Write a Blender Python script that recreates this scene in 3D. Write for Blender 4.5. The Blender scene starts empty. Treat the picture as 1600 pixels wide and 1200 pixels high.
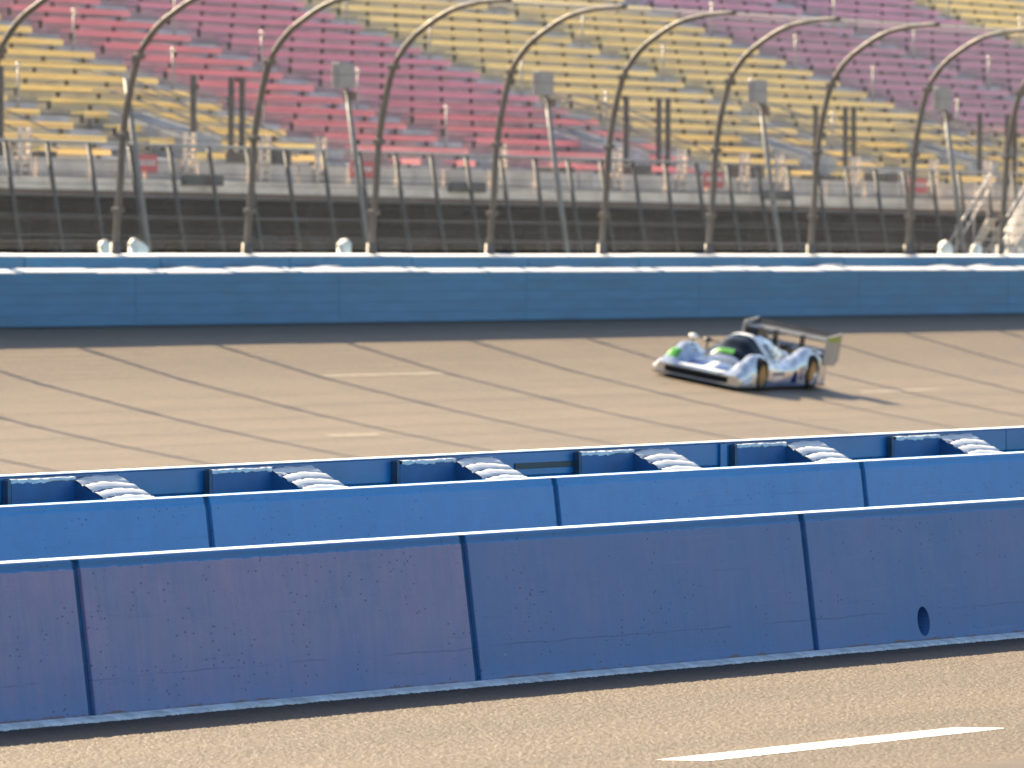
import bpy, bmesh, math, random
from mathutils import Matrix, Vector
R = math.radians
random.seed(7)
scene = bpy.context.scene
col = scene.collection

# ------------------------------------------------------------------ camera
cam_d = bpy.data.cameras.new('camera'); cam = bpy.data.objects.new('camera', cam_d); col.objects.link(cam)
cam_d.sensor_width = 36.0; cam_d.lens = 382.5
cam_d.clip_start = 1.0; cam_d.clip_end = 5000.0
cam.location = (0, 0, 3.04)
cam.rotation_euler = (R(90 - 0.7415), 0, R(26.191 - 90))
cam_d.dof.use_dof = True; cam_d.dof.focus_distance = 80.0; cam_d.dof.aperture_fstop = 7.6
scene.camera = cam
# ------------------------------------------------------------------ sky and sun
SUN = Vector((0.353, 1.026, 0.90)).normalized()
world = bpy.data.worlds.new('World'); scene.world = world; world.use_nodes = True
wn = world.node_tree; wn.nodes.clear()
sky = wn.nodes.new('ShaderNodeTexSky'); sky.sky_type = 'NISHITA'; sky.sun_disc = False
sky.sun_elevation = math.asin(SUN.z); sky.sun_rotation = math.atan2(SUN.x, SUN.y)
sky.dust_density = 1.6
bg = wn.nodes.new('ShaderNodeBackground'); bg.inputs['Strength'].default_value = 0.06
wo = wn.nodes.new('ShaderNodeOutputWorld')
wn.links.new(sky.outputs[0], bg.inputs[0]); wn.links.new(bg.outputs[0], wo.inputs[0])
sun_d = bpy.data.lights.new('sun', 'SUN'); sun = bpy.data.objects.new('sun', sun_d); col.objects.link(sun)
sun_d.energy = 5.0; sun_d.angle = R(0.53); sun_d.color = (1.0, 0.84, 0.60)
sun.rotation_euler = SUN.to_track_quat('Z', 'Y').to_euler(); sun.location = (60, 120, 90)
scene.view_settings.view_transform = 'Standard'; scene.view_settings.look = 'None'
scene.view_settings.gamma = 1.0; scene.view_settings.exposure = 1.92; scene.view_settings.use_curve_mapping = False

# ------------------------------------------------------------------ frames (metric, from the survey of the place)
def frame(origin, t):
    x = Vector(t).normalized(); y = Vector((0, 0, 1)).cross(x).normalized(); z = x.cross(y)
    return Matrix(((x.x, y.x, z.x, origin[0]), (x.y, y.y, z.y, origin[1]), (x.z, y.z, z.z, origin[2]), (0, 0, 0, 1)))
NEAR = frame((0, 0, -0.303), (1, 0, 0.003958))                       # pit road and pit walls
FAR = frame((203.394, 100.044, 1.413), (0.99779, 0.06649, -0.0012))   # foot of the outer wall
STD = frame((219.892, 108.159, 3.977), (0.99665, 0.08161, -0.00465))  # grandstand
T = Matrix.Translation

# ------------------------------------------------------------------ node material helpers
def ramp(nt, stops):
    r = nt.nodes.new('ShaderNodeValToRGB'); e = r.color_ramp.elements
    while len(e) > 1: e.remove(e[0])
    e[0].position = stops[0][0]; e[0].color = (*stops[0][1], 1)
    for p, c in stops[1:]:
        k = e.new(p); k.color = (*c, 1)
    return r
def mat(name, color, rough=0.6, metal=0.0, var=0.15, scale=3.0, stretch=(1, 1, 1), bump=0.0, bscale=40.0, coat=0.0, spec=0.5, world=False, detail=5.0):
    m = bpy.data.materials.new(name); m.use_nodes = True
    nt = m.node_tree; b = nt.nodes['Principled BSDF']
    b.inputs['Roughness'].default_value = rough; b.inputs['Metallic'].default_value = metal
    b.inputs['Coat Weight'].default_value = coat; b.inputs['Specular IOR Level'].default_value = spec
    if world:
        src = nt.nodes.new('ShaderNodeNewGeometry').outputs['Position']
    else:
        tc = nt.nodes.new('ShaderNodeTexCoord'); oi = nt.nodes.new('ShaderNodeObjectInfo')
        ad = nt.nodes.new('ShaderNodeVectorMath'); ad.operation = 'ADD'
        ml = nt.nodes.new('ShaderNodeMath'); ml.operation = 'MULTIPLY'; ml.inputs[1].default_value = 53.0
        nt.links.new(oi.outputs['Random'], ml.inputs[0])
        nt.links.new(tc.outputs['Object'], ad.inputs[0]); nt.links.new(ml.outputs[0], ad.inputs[1]); src = ad.outputs[0]
    mp = nt.nodes.new('ShaderNodeMapping'); mp.inputs['Scale'].default_value = stretch
    nt.links.new(src, mp.inputs['Vector'])
    n = nt.nodes.new('ShaderNodeTexNoise'); n.inputs['Scale'].default_value = scale; n.inputs['Detail'].default_value = detail; n.inputs['Roughness'].default_value = 0.62
    nt.links.new(mp.outputs[0], n.inputs['Vector'])
    c = Vector(color)
    r = ramp(nt, [(0.3, tuple(c * (1 - var))), (0.7, tuple(min(1, v * (1 + var)) for v in c))])
    nt.links.new(n.outputs['Fac'], r.inputs[0]); nt.links.new(r.outputs[0], b.inputs['Base Color'])
    if bump:
        n2 = nt.nodes.new('ShaderNodeTexNoise'); n2.inputs['Scale'].default_value = bscale; n2.inputs['Detail'].default_value = 3
        nt.links.new(mp.outputs[0], n2.inputs['Vector'])
        bp = nt.nodes.new('ShaderNodeBump'); bp.inputs['Strength'].default_value = bump; bp.inputs['Distance'].default_value = 0.02
        nt.links.new(n2.outputs['Fac'], bp.inputs['Height']); nt.links.new(bp.outputs[0], b.inputs['Normal'])
    return m
def nd(nt, t, **kw):
    n = nt.nodes.new('ShaderNode' + t)
    for k, v in kw.items(): setattr(n, k, v)
    return n
def math_n(nt, op, a, b=None, clamp=False):
    n = nd(nt, 'Math', operation=op, use_clamp=clamp)
    for i, v in enumerate((a, b)):
        if v is None: continue
        if isinstance(v, (int, float)): n.inputs[i].default_value = v
        else: nt.links.new(v, n.inputs[i])
    return n.outputs[0]
def mixc(nt, fac, a, b):
    n = nd(nt, 'Mix', data_type='RGBA')
    if isinstance(fac, (int, float)): n.inputs[0].default_value = fac
    else: nt.links.new(fac, n.inputs[0])
    for i, v in ((6, a), (7, b)):
        if isinstance(v, tuple): n.inputs[i].default_value = (*v, 1)
        else: nt.links.new(v, n.inputs[i])
    return n.outputs[2]
def noise(nt, vec, scale, detail=4, rough=0.6, stretch=None):
    if stretch:
        mp = nd(nt, 'Mapping'); mp.inputs['Scale'].default_value = stretch; nt.links.new(vec, mp.inputs['Vector']); vec = mp.outputs[0]
    n = nd(nt, 'TexNoise'); n.inputs['Scale'].default_value = scale; n.inputs['Detail'].default_value = detail; n.inputs['Roughness'].default_value = rough
    nt.links.new(vec, n.inputs['Vector']); return n.outputs['Fac']
def maprange(nt, v, a, b, c=0.0, d=1.0):
    n = nd(nt, 'MapRange', clamp=True); nt.links.new(v, n.inputs[0])
    for i, k in enumerate((a, b, c, d)): n.inputs[i + 1].default_value = k
    return n.outputs[0]

def wall_paint(name, height, base, faded, lip=0.06):
    """blue paint on cast concrete: lip band left saturated, the face chalked and pitted; object colour R = how faded, G = tint"""
    m = bpy.data.materials.new(name); m.use_nodes = True; nt = m.node_tree; b = nt.nodes['Principled BSDF']
    tc = nd(nt, 'TexCoord'); oi = nd(nt, 'ObjectInfo')
    off = nd(nt, 'VectorMath', operation='ADD'); nt.links.new(tc.outputs['Object'], off.inputs[0])
    nt.links.new(math_n(nt, 'MULTIPLY', oi.outputs['Random'], 37.0), off.inputs[1]); v = off.outputs[0]
    sx = nd(nt, 'SeparateXYZ'); nt.links.new(tc.outputs['Object'], sx.inputs[0]); z = sx.outputs[2]
    sc = nd(nt, 'SeparateColor'); nt.links.new(oi.outputs['Color'], sc.inputs[0])
    big = noise(nt, v, 0.9, 4); mid = noise(nt, v, 4.0, 6, 0.7); streak = noise(nt, v, 3.0, 5, 0.7, (4, 1, 0.35))
    hstr = noise(nt, v, 6.0, 5, 0.7, (0.35, 1, 4))
    fade = math_n(nt, 'MULTIPLY', maprange(nt, math_n(nt, 'ADD', math_n(nt, 'MULTIPLY', big, 0.6), math_n(nt, 'MULTIPLY', streak, 0.4)), 0.25, 0.62, 0.30, 1.0), sc.outputs[0])
    # bluer towards the foot and where water has run
    foot = maprange(nt, math_n(nt, 'ADD', z, math_n(nt, 'MULTIPLY', math_n(nt, 'SUBTRACT', mid, 0.5), 0.5)), 0.0, height * 0.42, 0.55, 1.0)
    fade = math_n(nt, 'MULTIPLY', fade, foot)
    jz = math_n(nt, 'ADD', z, math_n(nt, 'MULTIPLY', math_n(nt, 'SUBTRACT', noise(nt, v, 9, 4), 0.5), 0.035))
    fade = math_n(nt, 'MULTIPLY', fade, maprange(nt, jz, height - lip - 0.004, height - lip + 0.004, 1.0, 0.0))
    c = mixc(nt, fade, base, faded)
    c = mixc(nt, math_n(nt, 'MULTIPLY', maprange(nt, mid, 0.35, 0.75), 0.22), c, (0.03, 0.10, 0.30))
    c = mixc(nt, math_n(nt, 'MULTIPLY', maprange(nt, hstr, 0.62, 0.75), 0.18), c, (0.30, 0.33, 0.50))
    # pits and chips
    vo = nd(nt, 'TexVoronoi'); vo.inputs['Scale'].default_value = 17.0; vo.inputs['Randomness'].default_value = 1.0
    mp = nd(nt, 'Mapping'); mp.inputs['Scale'].default_value = (0.6, 1, 1.2); nt.links.new(v, mp.inputs[0]); nt.links.new(mp.outputs[0], vo.inputs['Vector'])
    pit = math_n(nt, 'LESS_THAN', math_n(nt, 'ADD', vo.outputs['Distance'], math_n(nt, 'MULTIPLY', maprange(nt, noise(nt, v, 2.2, 3), 0.45, 0.70), 0.3)), 0.14)
    c = mixc(nt, math_n(nt, 'MULTIPLY', pit, 0.75), c, (0.012, 0.04, 0.14))
    vo2 = nd(nt, 'TexVoronoi'); vo2.inputs['Scale'].default_value = 44.0; nt.links.new(v, vo2.inputs['Vector'])
    pit2 = math_n(nt, 'LESS_THAN', math_n(nt, 'ADD', vo2.outputs['Distance'], math_n(nt, 'MULTIPLY', maprange(nt, noise(nt, v, 3.1, 3), 0.46, 0.68), 0.35)), 0.16)
    c = mixc(nt, math_n(nt, 'MULTIPLY', pit2, 0.6), c, (0.02, 0.06, 0.2))
    vo3 = nd(nt, 'TexVoronoi'); vo3.inputs['Scale'].default_value = 2.3; nt.links.new(v, vo3.inputs['Vector'])
    c = mixc(nt, math_n(nt, 'MULTIPLY', math_n(nt, 'LESS_THAN', vo3.outputs['Distance'], 0.022), 0.8), c, (0.55, 0.52, 0.45))
    # long rubbed scrapes and a faint casting line low on the face
    scr = noise(nt, v, 1.0, 6, 0.75, (0.5, 1, 16.0))
    c = mixc(nt, math_n(nt, 'MULTIPLY', maprange(nt, scr, 0.60, 0.70), 0.22), c, (0.34, 0.36, 0.46))
    c = mixc(nt, math_n(nt, 'MULTIPLY', maprange(nt, scr, 0.40, 0.32), 0.28), c, (0.02, 0.08, 0.22))
    ln = math_n(nt, 'ABSOLUTE', math_n(nt, 'SUBTRACT', math_n(nt, 'ADD', z, math_n(nt, 'MULTIPLY', noise(nt, v, 1.4, 2), 0.06)), 0.30))
    c = mixc(nt, math_n(nt, 'MULTIPLY', maprange(nt, ln, 0.003, 0.006, 0.45, 0.0), maprange(nt, big, 0.45, 0.55)), c, (0.02, 0.07, 0.2))
    # rusty grime line along the foot
    gz = math_n(nt, 'ADD', z, math_n(nt, 'MULTIPLY', noise(nt, v, 2.4, 5, 0.75), 0.14))
    c = mixc(nt, math_n(nt, 'MULTIPLY', maprange(nt, gz, 0.105, 0.12, 1, 0), 0.8), c, (0.16, 0.07, 0.04))
    nt.links.new(c, b.inputs['Base Color']); b.inputs['Roughness'].default_value = 0.48
    bp = nd(nt, 'Bump'); bp.inputs['Strength'].default_value = 0.35; bp.inputs['Distance'].default_value = 0.01
    hgt = math_n(nt, 'SUBTRACT', math_n(nt, 'ADD', math_n(nt, 'MULTIPLY', mid, 0.6), math_n(nt, 'MULTIPLY', noise(nt, v, 45, 3), 0.25)), math_n(nt, 'MULTIPLY', pit, 0.8))
    nt.links.new(hgt, bp.inputs['Height']); nt.links.new(bp.outputs[0], b.inputs['Normal'])
    return m

def asphalt(name, light, dark, grain, streak_amt, marks=False, frame_yaw=0.0, spec=0.5, rough=0.75):
    m = bpy.data.materials.new(name); m.use_nodes = True; nt = m.node_tree; b = nt.nodes['Principled BSDF']
    g = nd(nt, 'NewGeometry'); mp = nd(nt, 'Mapping', vector_type='POINT'); mp.inputs['Rotation'].default_value = (0, 0, -frame_yaw)
    nt.links.new(g.outputs['Position'], mp.inputs[0]); v = mp.outputs[0]
    st = noise(nt, v, 1.0, 6, 0.7, (0.035, 0.9, 0.9)); st2 = noise(nt, v, 1.0, 5, 0.7, (0.15, 3.2, 3.2)); blot = noise(nt, v, 0.35, 5, 0.65)
    s = math_n(nt, 'ADD', math_n(nt, 'ADD', math_n(nt, 'MULTIPLY', st, 0.5), math_n(nt, 'MULTIPLY', st2, 0.2)), math_n(nt, 'MULTIPLY', blot, 0.3))
    c = mixc(nt, maprange(nt, s, 0.5 - 0.22 / streak_amt, 0.5 + 0.22 / streak_amt), dark, light)
    gr = noise(nt, v, grain, 4, 0.8)
    c = mixc(nt, maprange(nt, gr, 0.52, 0.68, 0.0, 0.5), c, tuple(x * 1.6 for x in light))
    c = mixc(nt, maprange(nt, gr, 0.48, 0.32, 0.0, 0.55), c, tuple(x * 0.35 for x in dark))
    crack = noise(nt, v, 0.9, 5, 0.75, (0.3, 2.5, 1))
    c = mixc(nt, math_n(nt, 'MULTIPLY', maprange(nt, crack, 0.70, 0.74), 0.25), c, tuple(min(1, x * 1.5) for x in light))
    nt.links.new(c, b.inputs['Base Color']); b.inputs['Roughness'].default_value = rough; b.inputs['Specular IOR Level'].default_value = spec
    bp = nd(nt, 'Bump'); bp.inputs['Strength'].default_value = 0.5; bp.inputs['Distance'].default_value = 0.012
    nt.links.new(gr, bp.inputs['Height']); nt.links.new(bp.outputs[0], b.inputs['Normal'])
    return m

# ------------------------------------------------------------------ materials
BLUE = (0.006, 0.18, 0.45); FADE = (0.325, 0.285, 0.46)
M = {}
M['wall'] = wall_paint('blue_wall_paint', 1.05, BLUE, FADE)
M['wall2'] = wall_paint('blue_wall_paint_trackside', 1.104, (0.006, 0.25, 0.58), (0.085, 0.28, 0.58))
M['joint'] = mat('joint_blue', (0.004, 0.085, 0.22), 0.6, var=0.3, scale=9)
M['glare_coping'] = mat('white_glare_coping', (0.78, 0.78, 0.78), 0.45, var=0.12, scale=6, stretch=(0.4, 2, 2))  # white stands for backlit sun glare on the blue wall and barrier tops
M['fillet'] = mat('pale_blue_fillet', (0.58, 0.63, 0.66), 0.8, var=0.3, scale=7, bump=0.3)
M['tube'] = mat('blue_steel_tube', (0.002, 0.09, 0.235), 0.38, var=0.22, scale=2.2, stretch=(0.4, 1, 1), bump=0.04, bscale=3)
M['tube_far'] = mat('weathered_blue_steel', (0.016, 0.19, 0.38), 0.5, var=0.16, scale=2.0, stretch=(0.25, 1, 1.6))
M['foam'] = mat('blue_foam_block', (0.006, 0.07, 0.20), 0.6, var=0.2, scale=4)
M['laminate'] = mat('white_foam_laminate', (0.50, 0.51, 0.53), 0.5, var=0.15, scale=6)
M['bracket'] = mat('dark_bracket', (0.02, 0.05, 0.10), 0.6, var=0.4, scale=9)
M['black'] = mat('matt_black', (0.012, 0.012, 0.013), 0.55, var=0.3)
M['pit'] = asphalt('pit_asphalt', (0.088, 0.058, 0.028), (0.046, 0.030, 0.014), 75.0, 1.8, spec=0.45, rough=0.62)
M['track'] = asphalt('track_asphalt', (0.160, 0.116, 0.065), (0.116, 0.083, 0.046), 13.0, 1.7, frame_yaw=R(3.81), spec=0.6, rough=0.6)
M['tar'] = mat('tar_seal', (0.045, 0.038, 0.032), 0.7, var=0.3)
M['white_line'] = mat('white_road_paint', (0.72, 0.71, 0.66), 0.6, var=0.12, scale=14, bump=0.2)
M['pale_mark'] = mat('worn_pale_mark', (0.24, 0.20, 0.15), 0.8, var=0.25, scale=3, stretch=(0.5, 3, 1))
M['concrete'] = mat('stand_concrete', (0.66, 0.58, 0.51), 0.85, var=0.2, scale=1.5, bump=0.2)
M['riser'] = mat('riser_concrete', (0.40, 0.43, 0.47), 0.85, var=0.28, scale=1.4, stretch=(0.5, 2, 2))
M['fascia'] = mat('tan_fascia', (0.84, 0.72, 0.60), 0.8, var=0.2, scale=1.2, stretch=(0.5, 1, 3))
M['brown'] = mat('brown_soffit_edge', (0.16, 0.10, 0.07), 0.8, var=0.3)
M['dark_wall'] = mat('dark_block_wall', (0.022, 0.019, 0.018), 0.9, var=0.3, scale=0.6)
M['steel'] = mat('galvanised_steel', (0.165, 0.145, 0.12), 0.55, metal=0.25, var=0.35, scale=4, stretch=(1, 1, 0.5))
M['wire'] = mat('galvanised_wire', (0.32, 0.305, 0.28), 0.5, metal=0.3, var=0.1)
M['cable'] = mat('steel_cable', (0.16, 0.155, 0.15), 0.5, metal=0.4, var=0.1)
M['pole'] = mat('light_grey_pole', (0.24, 0.235, 0.22), 0.5, metal=0.1, var=0.2, scale=3)
M['dark_post'] = mat('dark_grey_post', (0.075, 0.075, 0.073), 0.6, metal=0.2, var=0.25)
M['rail'] = mat('grey_rail', (0.34, 0.33, 0.31), 0.5, metal=0.3, var=0.15)
M['alu'] = mat('aluminium', (0.62, 0.56, 0.49), 0.45, metal=0.2, var=0.15)
M['lamp_box'] = mat('pale_box', (0.33, 0.315, 0.295), 0.5, var=0.1)
M['ychair'] = mat('yellow_bench', (0.96, 0.70, 0.27), 0.5, var=0.12, scale=1.2, stretch=(0.4, 2, 2))
M['rchair'] = mat('red_bench', (0.76, 0.28, 0.31), 0.5, var=0.14, scale=1.2, stretch=(0.4, 2, 2))
M['pchair'] = mat('pink_bench', (0.66, 0.28, 0.37), 0.5, var=0.14, scale=1.2, stretch=(0.4, 2, 2))
M['vchair'] = mat('plum_bench', (0.58, 0.33, 0.43), 0.5, var=0.14, scale=1.2, stretch=(0.4, 2, 2))
M['pychair'] = mat('pale_yellow_bench', (0.90, 0.72, 0.34), 0.5, var=0.12, scale=1.2, stretch=(0.4, 2, 2))
M['banner'] = mat('red_banner', (0.66, 0.12, 0.13), 0.6, var=0.12, scale=6)
M['banner_white'] = mat('banner_white', (0.75, 0.72, 0.70), 0.6, var=0.1)
M['bundle'] = mat('white_sheeting', (0.80, 0.82, 0.76), 0.5, var=0.1, bump=0.4, bscale=8)
M['crate'] = mat('blue_grey_crate', (0.045, 0.055, 0.07), 0.7, var=0.3, scale=2)
M['earth'] = mat('dry_ground', (0.20, 0.165, 0.12), 0.9, var=0.25, scale=0.25, bump=0.3, bscale=4, world=True)
M['concourse'] = mat('concourse_paving', (0.36, 0.33, 0.29), 0.85, var=0.25, scale=0.6, world=True)

# ------------------------------------------------------------------ mesh helpers
class MB:
    def __init__(s): s.v = []; s.f = []
    def box(s, x0, x1, y0, y1, z0, z1, m=None):
        p = [Vector((x, y, z)) for z in (z0, z1) for y in (y0, y1) for x in (x0, x1)]
        if m is not None: p = [m @ q for q in p]
        n = len(s.v); s.v += p
        s.f += [tuple(n + i for i in q) for q in ((0, 2, 3, 1), (4, 5, 7, 6), (0, 1, 5, 4), (2, 6, 7, 3), (0, 4, 6, 2), (1, 3, 7, 5))]
        return s
    def prism(s, sec, x0, x1):            # sec: (y, z) polygon, counter-clockwise seen from +x
        n = len(s.v); k = len(sec)
        s.v += [Vector((x0, y, z)) for y, z in sec] + [Vector((x1, y, z)) for y, z in sec]
        s.f += [tuple(n + k + i for i in range(k)), tuple(n + i for i in reversed(range(k)))]
        s.f += [(n + i, n + (i + 1) % k, n + k + (i + 1) % k, n + k + i) for i in range(k)]
        return s
    def prism_y(s, sec, y0, y1):          # sec: (x, z) polygon
        n = len(s.v); k = len(sec)
        s.v += [Vector((x, y0, z)) for x, z in sec] + [Vector((x, y1, z)) for x, z in sec]
        s.f += [tuple(n + i for i in range(k)), tuple(n + k + i for i in reversed(range(k)))]
        s.f += [(n + (i + 1) % k, n + i, n + k + i, n + k + (i + 1) % k) for i in range(k)]
        return s
    def tube(s, pts, r, sides=8, r1=None, caps=True):
        pts = [Vector(p) for p in pts]; n0 = len(s.v)
        for i, p in enumerate(pts):
            t = (pts[min(i + 1, len(pts) - 1)] - pts[max(i - 1, 0)]).normalized()
            a = t.cross(Vector((0, 0, 1)) if abs(t.z) < 0.9 else Vector((1, 0, 0))).normalized(); b = t.cross(a)
            rr = r if r1 is None else r + (r1 - r) * i / (len(pts) - 1)
            for k in range(sides):
                q = 2 * math.pi * k / sides; s.v.append(p + (a * math.cos(q) + b * math.sin(q)) * rr)
        for i in range(len(pts) - 1):
            for k in range(sides):
                a = n0 + i * sides + k; b = n0 + i * sides + (k + 1) % sides
                s.f.append((a, a + sides, b + sides, b))
        if caps:
            s.f.append(tuple(n0 + k for k in range(sides)))
            s.f.append(tuple(n0 + (len(pts) - 1) * sides + k for k in reversed(range(sides))))
        return s
    def ball(s, c, r, seg=8, rings=6, sc=(1, 1, 1), jit=0.0):
        n = len(s.v)
        for i in range(rings + 1):
            th = math.pi * i / rings
            for k in range(seg):
                ph = 2 * math.pi * k / seg; j = 1 + random.uniform(-jit, jit)
                s.v.append(Vector((c[0] + r * sc[0] * math.sin(th) * math.cos(ph) * j, c[1] + r * sc[1] * math.sin(th) * math.sin(ph) * j, c[2] + r * sc[2] * math.cos(th) * j)))
        for i in range(rings):
            for k in range(seg):
                a = n + i * seg + k; b = n + i * seg + (k + 1) % seg
                s.f.append((a, a + seg, b + seg, b))
        return s
    def mesh(s, name, smooth=False, bevel=0.0):
        me = bpy.data.meshes.new(name); me.from_pydata([tuple(v) for v in s.v], [], s.f); me.validate()
        bm = bmesh.new(); bm.from_mesh(me)
        bmesh.ops.remove_doubles(bm, verts=bm.verts, dist=1e-5)
        if bevel: bmesh.ops.bevel(bm, geom=list(bm.edges), offset=bevel, segments=1, affect='EDGES')
        bmesh.ops.recalc_face_normals(bm, faces=bm.faces)
        bm.to_mesh(me); bm.free()
        if smooth: me.shade_smooth()
        return me
def put(name, me, m, parent=None, loc=(0, 0, 0), mw=None, kind=None):
    o = bpy.data.objects.new(name, me); col.objects.link(o)
    if m is not None and me is not None and not me.materials: me.materials.append(m)
    if parent: o.parent = parent
    if mw is not None: o.matrix_world = mw
    elif parent or loc != (0, 0, 0): o.location = loc
    if kind: o['kind'] = kind
    return o
def thing(name, mw, label, cat, group=None):
    o = bpy.data.objects.new(name, None); col.objects.link(o); o.matrix_world = mw; o.empty_display_size = 0.3
    return tag(o, label, cat, group)
def tag(o, label, cat, group=None):
    o['label'] = label; o['category'] = cat
    if group: o['group'] = group
    return o
def cut(me, cutters):
    """subtract closed cutter meshes from a closed mesh and return the baked result"""
    o = bpy.data.objects.new('tmp', me); col.objects.link(o); cs = []
    for c in cutters:
        k = bpy.data.objects.new('tmp_cut', c); col.objects.link(k); cs.append(k)
        md = o.modifiers.new('b', 'BOOLEAN'); md.operation = 'DIFFERENCE'; md.object = k; md.solver = 'EXACT'
    dg = bpy.context.evaluated_depsgraph_get(); dg.update()
    res = bpy.data.meshes.new_from_object(o.evaluated_get(dg))
    for k in [o] + cs: bpy.data.objects.remove(k)
    return res

# ------------------------------------------------------------------ ground
def grid_sheet(name, m, F, xs, prof, kind='structure', parent=None):
    b = MB(); k = len(prof)
    for x in xs: b.v += [Vector((x, y, z)) for y, z in prof]
    for i in range(len(xs) - 1):
        for j in range(k - 1):
            a = i * k + j; b.f.append((a, a + k, a + k + 1, a + 1))
    return put(name, b.mesh(name), m, parent, mw=F, kind=kind)
# land far out on every side, lowest of all
put('ground', MB().box(-3000, 3000, -3000, 3000, -4.2, -4.0).mesh('ground'), M['earth'], kind='structure')
def pit_sheet():
    """pit road; the strip beside the wall carries the real relief of coarse asphalt, stone by stone"""
    import numpy as np
    rng = np.random.default_rng(4)
    xs = np.concatenate([[-150, -40, 0, 30], np.arange(53, 78.4, 0.016), [90, 110, 400]]); ys = np.concatenate([[-60, 0, 20], np.arange(26.2, 33.56, 0.016), [36, 44]])
    X, Y = np.meshgrid(xs, ys, indexing='ij'); Z = rng.random(X.shape) ** 2.8 * 0.0085
    Z += 0.002 * np.sin(Y * 2.1 + np.sin(X * 0.3)); fade = ((X > 53) & (X < 78.4) & (Y > 26.2) & (Y < 33.46)); Z = np.where(fade, Z, 0.0)
    nx, ny = X.shape; v = np.stack([X, Y, Z], -1).reshape(-1, 3)
    i, j = np.meshgrid(np.arange(nx - 1), np.arange(ny - 1), indexing='ij'); a = (i * ny + j).ravel()
    q = np.stack([a, a + ny, a + ny + 1, a + 1], -1)
    me = bpy.data.meshes.new('pit_road'); me.vertices.add(len(v)); me.vertices.foreach_set('co', v.ravel())
    me.loops.add(q.size); me.loops.foreach_set('vertex_index', q.ravel().astype(np.int32)); me.polygons.add(len(q))
    me.polygons.foreach_set('loop_start', np.arange(0, q.size, 4, dtype=np.int32)); me.update(calc_edges=True); me.validate()
    return put('pit_road', me, M['pit'], mw=NEAR, kind='structure')
pit = pit_sheet()
apron = grid_sheet('apron', M['track'], NEAR, [-150, 0, 100, 200, 400], [(44, -0.004), (46, -0.25), (60, -1.6), (86, -2.9)])
PROF = [(-24, -3.3), (-19, -3.1), (-14, -2.62), (-10.8, -2.12), (-9, -1.83), (-7.5, -1.57), (-5.9, -1.27), (-4.1, -0.93), (-2.5, -0.57), (-1.1, -0.255), (0.9, 0.2)]
def track_z(y):
    for (a, za), (b, zb) in zip(PROF, PROF[1:]):
        if a <= y <= b: return za + (zb - za) * (y - a) / (b - a)
xs_t = [-350, -150, -60, 0, 60, 120, 260]
track = grid_sheet('race_track', M['track'], FAR, xs_t, PROF)
# worn pale marks on the racing line and the white dash on the pit road
def mark(name, x0, x1, y0, w, sk, m, F, parent, zf, lift=0.006):
    b = MB(); n = 8
    for i in range(n + 1):
        x = x0 + (x1 - x0) * i / n; jj = random.uniform(-0.12, 0.12) * w * (name != 'lane_dash')
        for y in (y0 - w / 2 + jj, y0 + w / 2 + jj): b.v.append(Vector((x - (y - y0) * sk, y, zf(y) + lift)))
    b.f = [(2 * i, 2 * i + 2, 2 * i + 3, 2 * i + 1) for i in range(n)]
    o = put(name, b.mesh(name), m, parent)
    return o
mark('worn_mark', -19.5, -13.4, -4.12, 0.18, 0, M['pale_mark'], FAR, track, track_z)
mark('worn_mark', 2.1, 6.9, -6.95, 0.18, 0, M['pale_mark'], FAR, track, track_z)
mark('worn_mark', -31, -28.6, -9.2, 0.2, 0, M['pale_mark'], FAR, track, track_z)
mark('lane_dash', 59.0, 63.45, 27.88, 0.34, 0.15, M['white_line'], NEAR, pit, lambda y: 0.0016)
mark('lane_dash', 46.8, 51.2, 27.88, 0.34, 0.15, M['white_line'], NEAR, pit, lambda y: 0.0016)
mark('lane_dash', 71.2, 75.6, 27.88, 0.34, 0.15, M['white_line'], NEAR, pit, lambda y: 0.0016)
grid_sheet('concourse', M['concourse'], FAR, [-350, -60, 60, 260], [(0.85, 0.26), (1.2, 0.30), (60, 0.30)])

# ------------------------------------------------------------------ concrete pit walls
def wall_section(h, batter=0.13, lip=0.05, width=0.32):
    return [(0, 0), (batter - 0.012, h - lip - 0.012), (batter - 0.002, h - lip), (batter, h - 0.012), (batter + 0.012, h), (batter + width - 0.02, h), (batter + width, h - 0.02), (batter + width + 0.08, 0)]
def pit_wall(label, Y, h, x0, pitch, n, m, tones, hole=None):
    t = thing('pit_wall', NEAR @ T((x0, Y, 0)), label, 'wall')
    sec = wall_section(h); cw_ = 0.29 if Y < 35 else 0.24
    me = MB().prism(sec, 0.05, pitch - 0.05).mesh('panel', bevel=0.006)
    jn = [(y + (0.028 if y < 0.2 else -0.02), z - (0.006 if z > 0.5 else 0)) for y, z in sec]
    jm = MB().prism(jn, -0.056, 0.056).mesh('joint')
    fm = MB().prism([(-0.10, 0.0), (-0.085, 0.022), (-0.012, 0.042), (0.003, 0.0)], 0, pitch - 0.004).mesh('fillet')
    cm = MB().prism([(0.140, h - 0.002), (0.144, h + 0.003), (0.155, h + 0.006), (cw_, h + 0.006), (cw_ + 0.008, h - 0.002)], 0, pitch - 0.003).mesh('glare_coping')  # thin strip added on the blue top, its white painting the sun glare
    for i in range(n):
        mesh = me
        if hole and hole[0] == i:
            cy = MB().tube([(hole[1], -0.2, hole[2]), (hole[1], 0.33, hole[2])], 0.112, 24).mesh('c')
            mesh = cut(me.copy(), [cy])
        p = put('panel', mesh, m, t, (i * pitch, 0, 0)); p.color = (*tones[i % len(tones)], 1)
        put('joint', jm, M['joint'], t, (i * pitch, 0, 0))
        if hole is not None or Y < 35: put('fillet', fm, M['fillet'], t, (i * pitch, 0, 0))
        put('glare_coping', cm, M['glare_coping'], t, (i * pitch, 0, 0))
    return t
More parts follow.
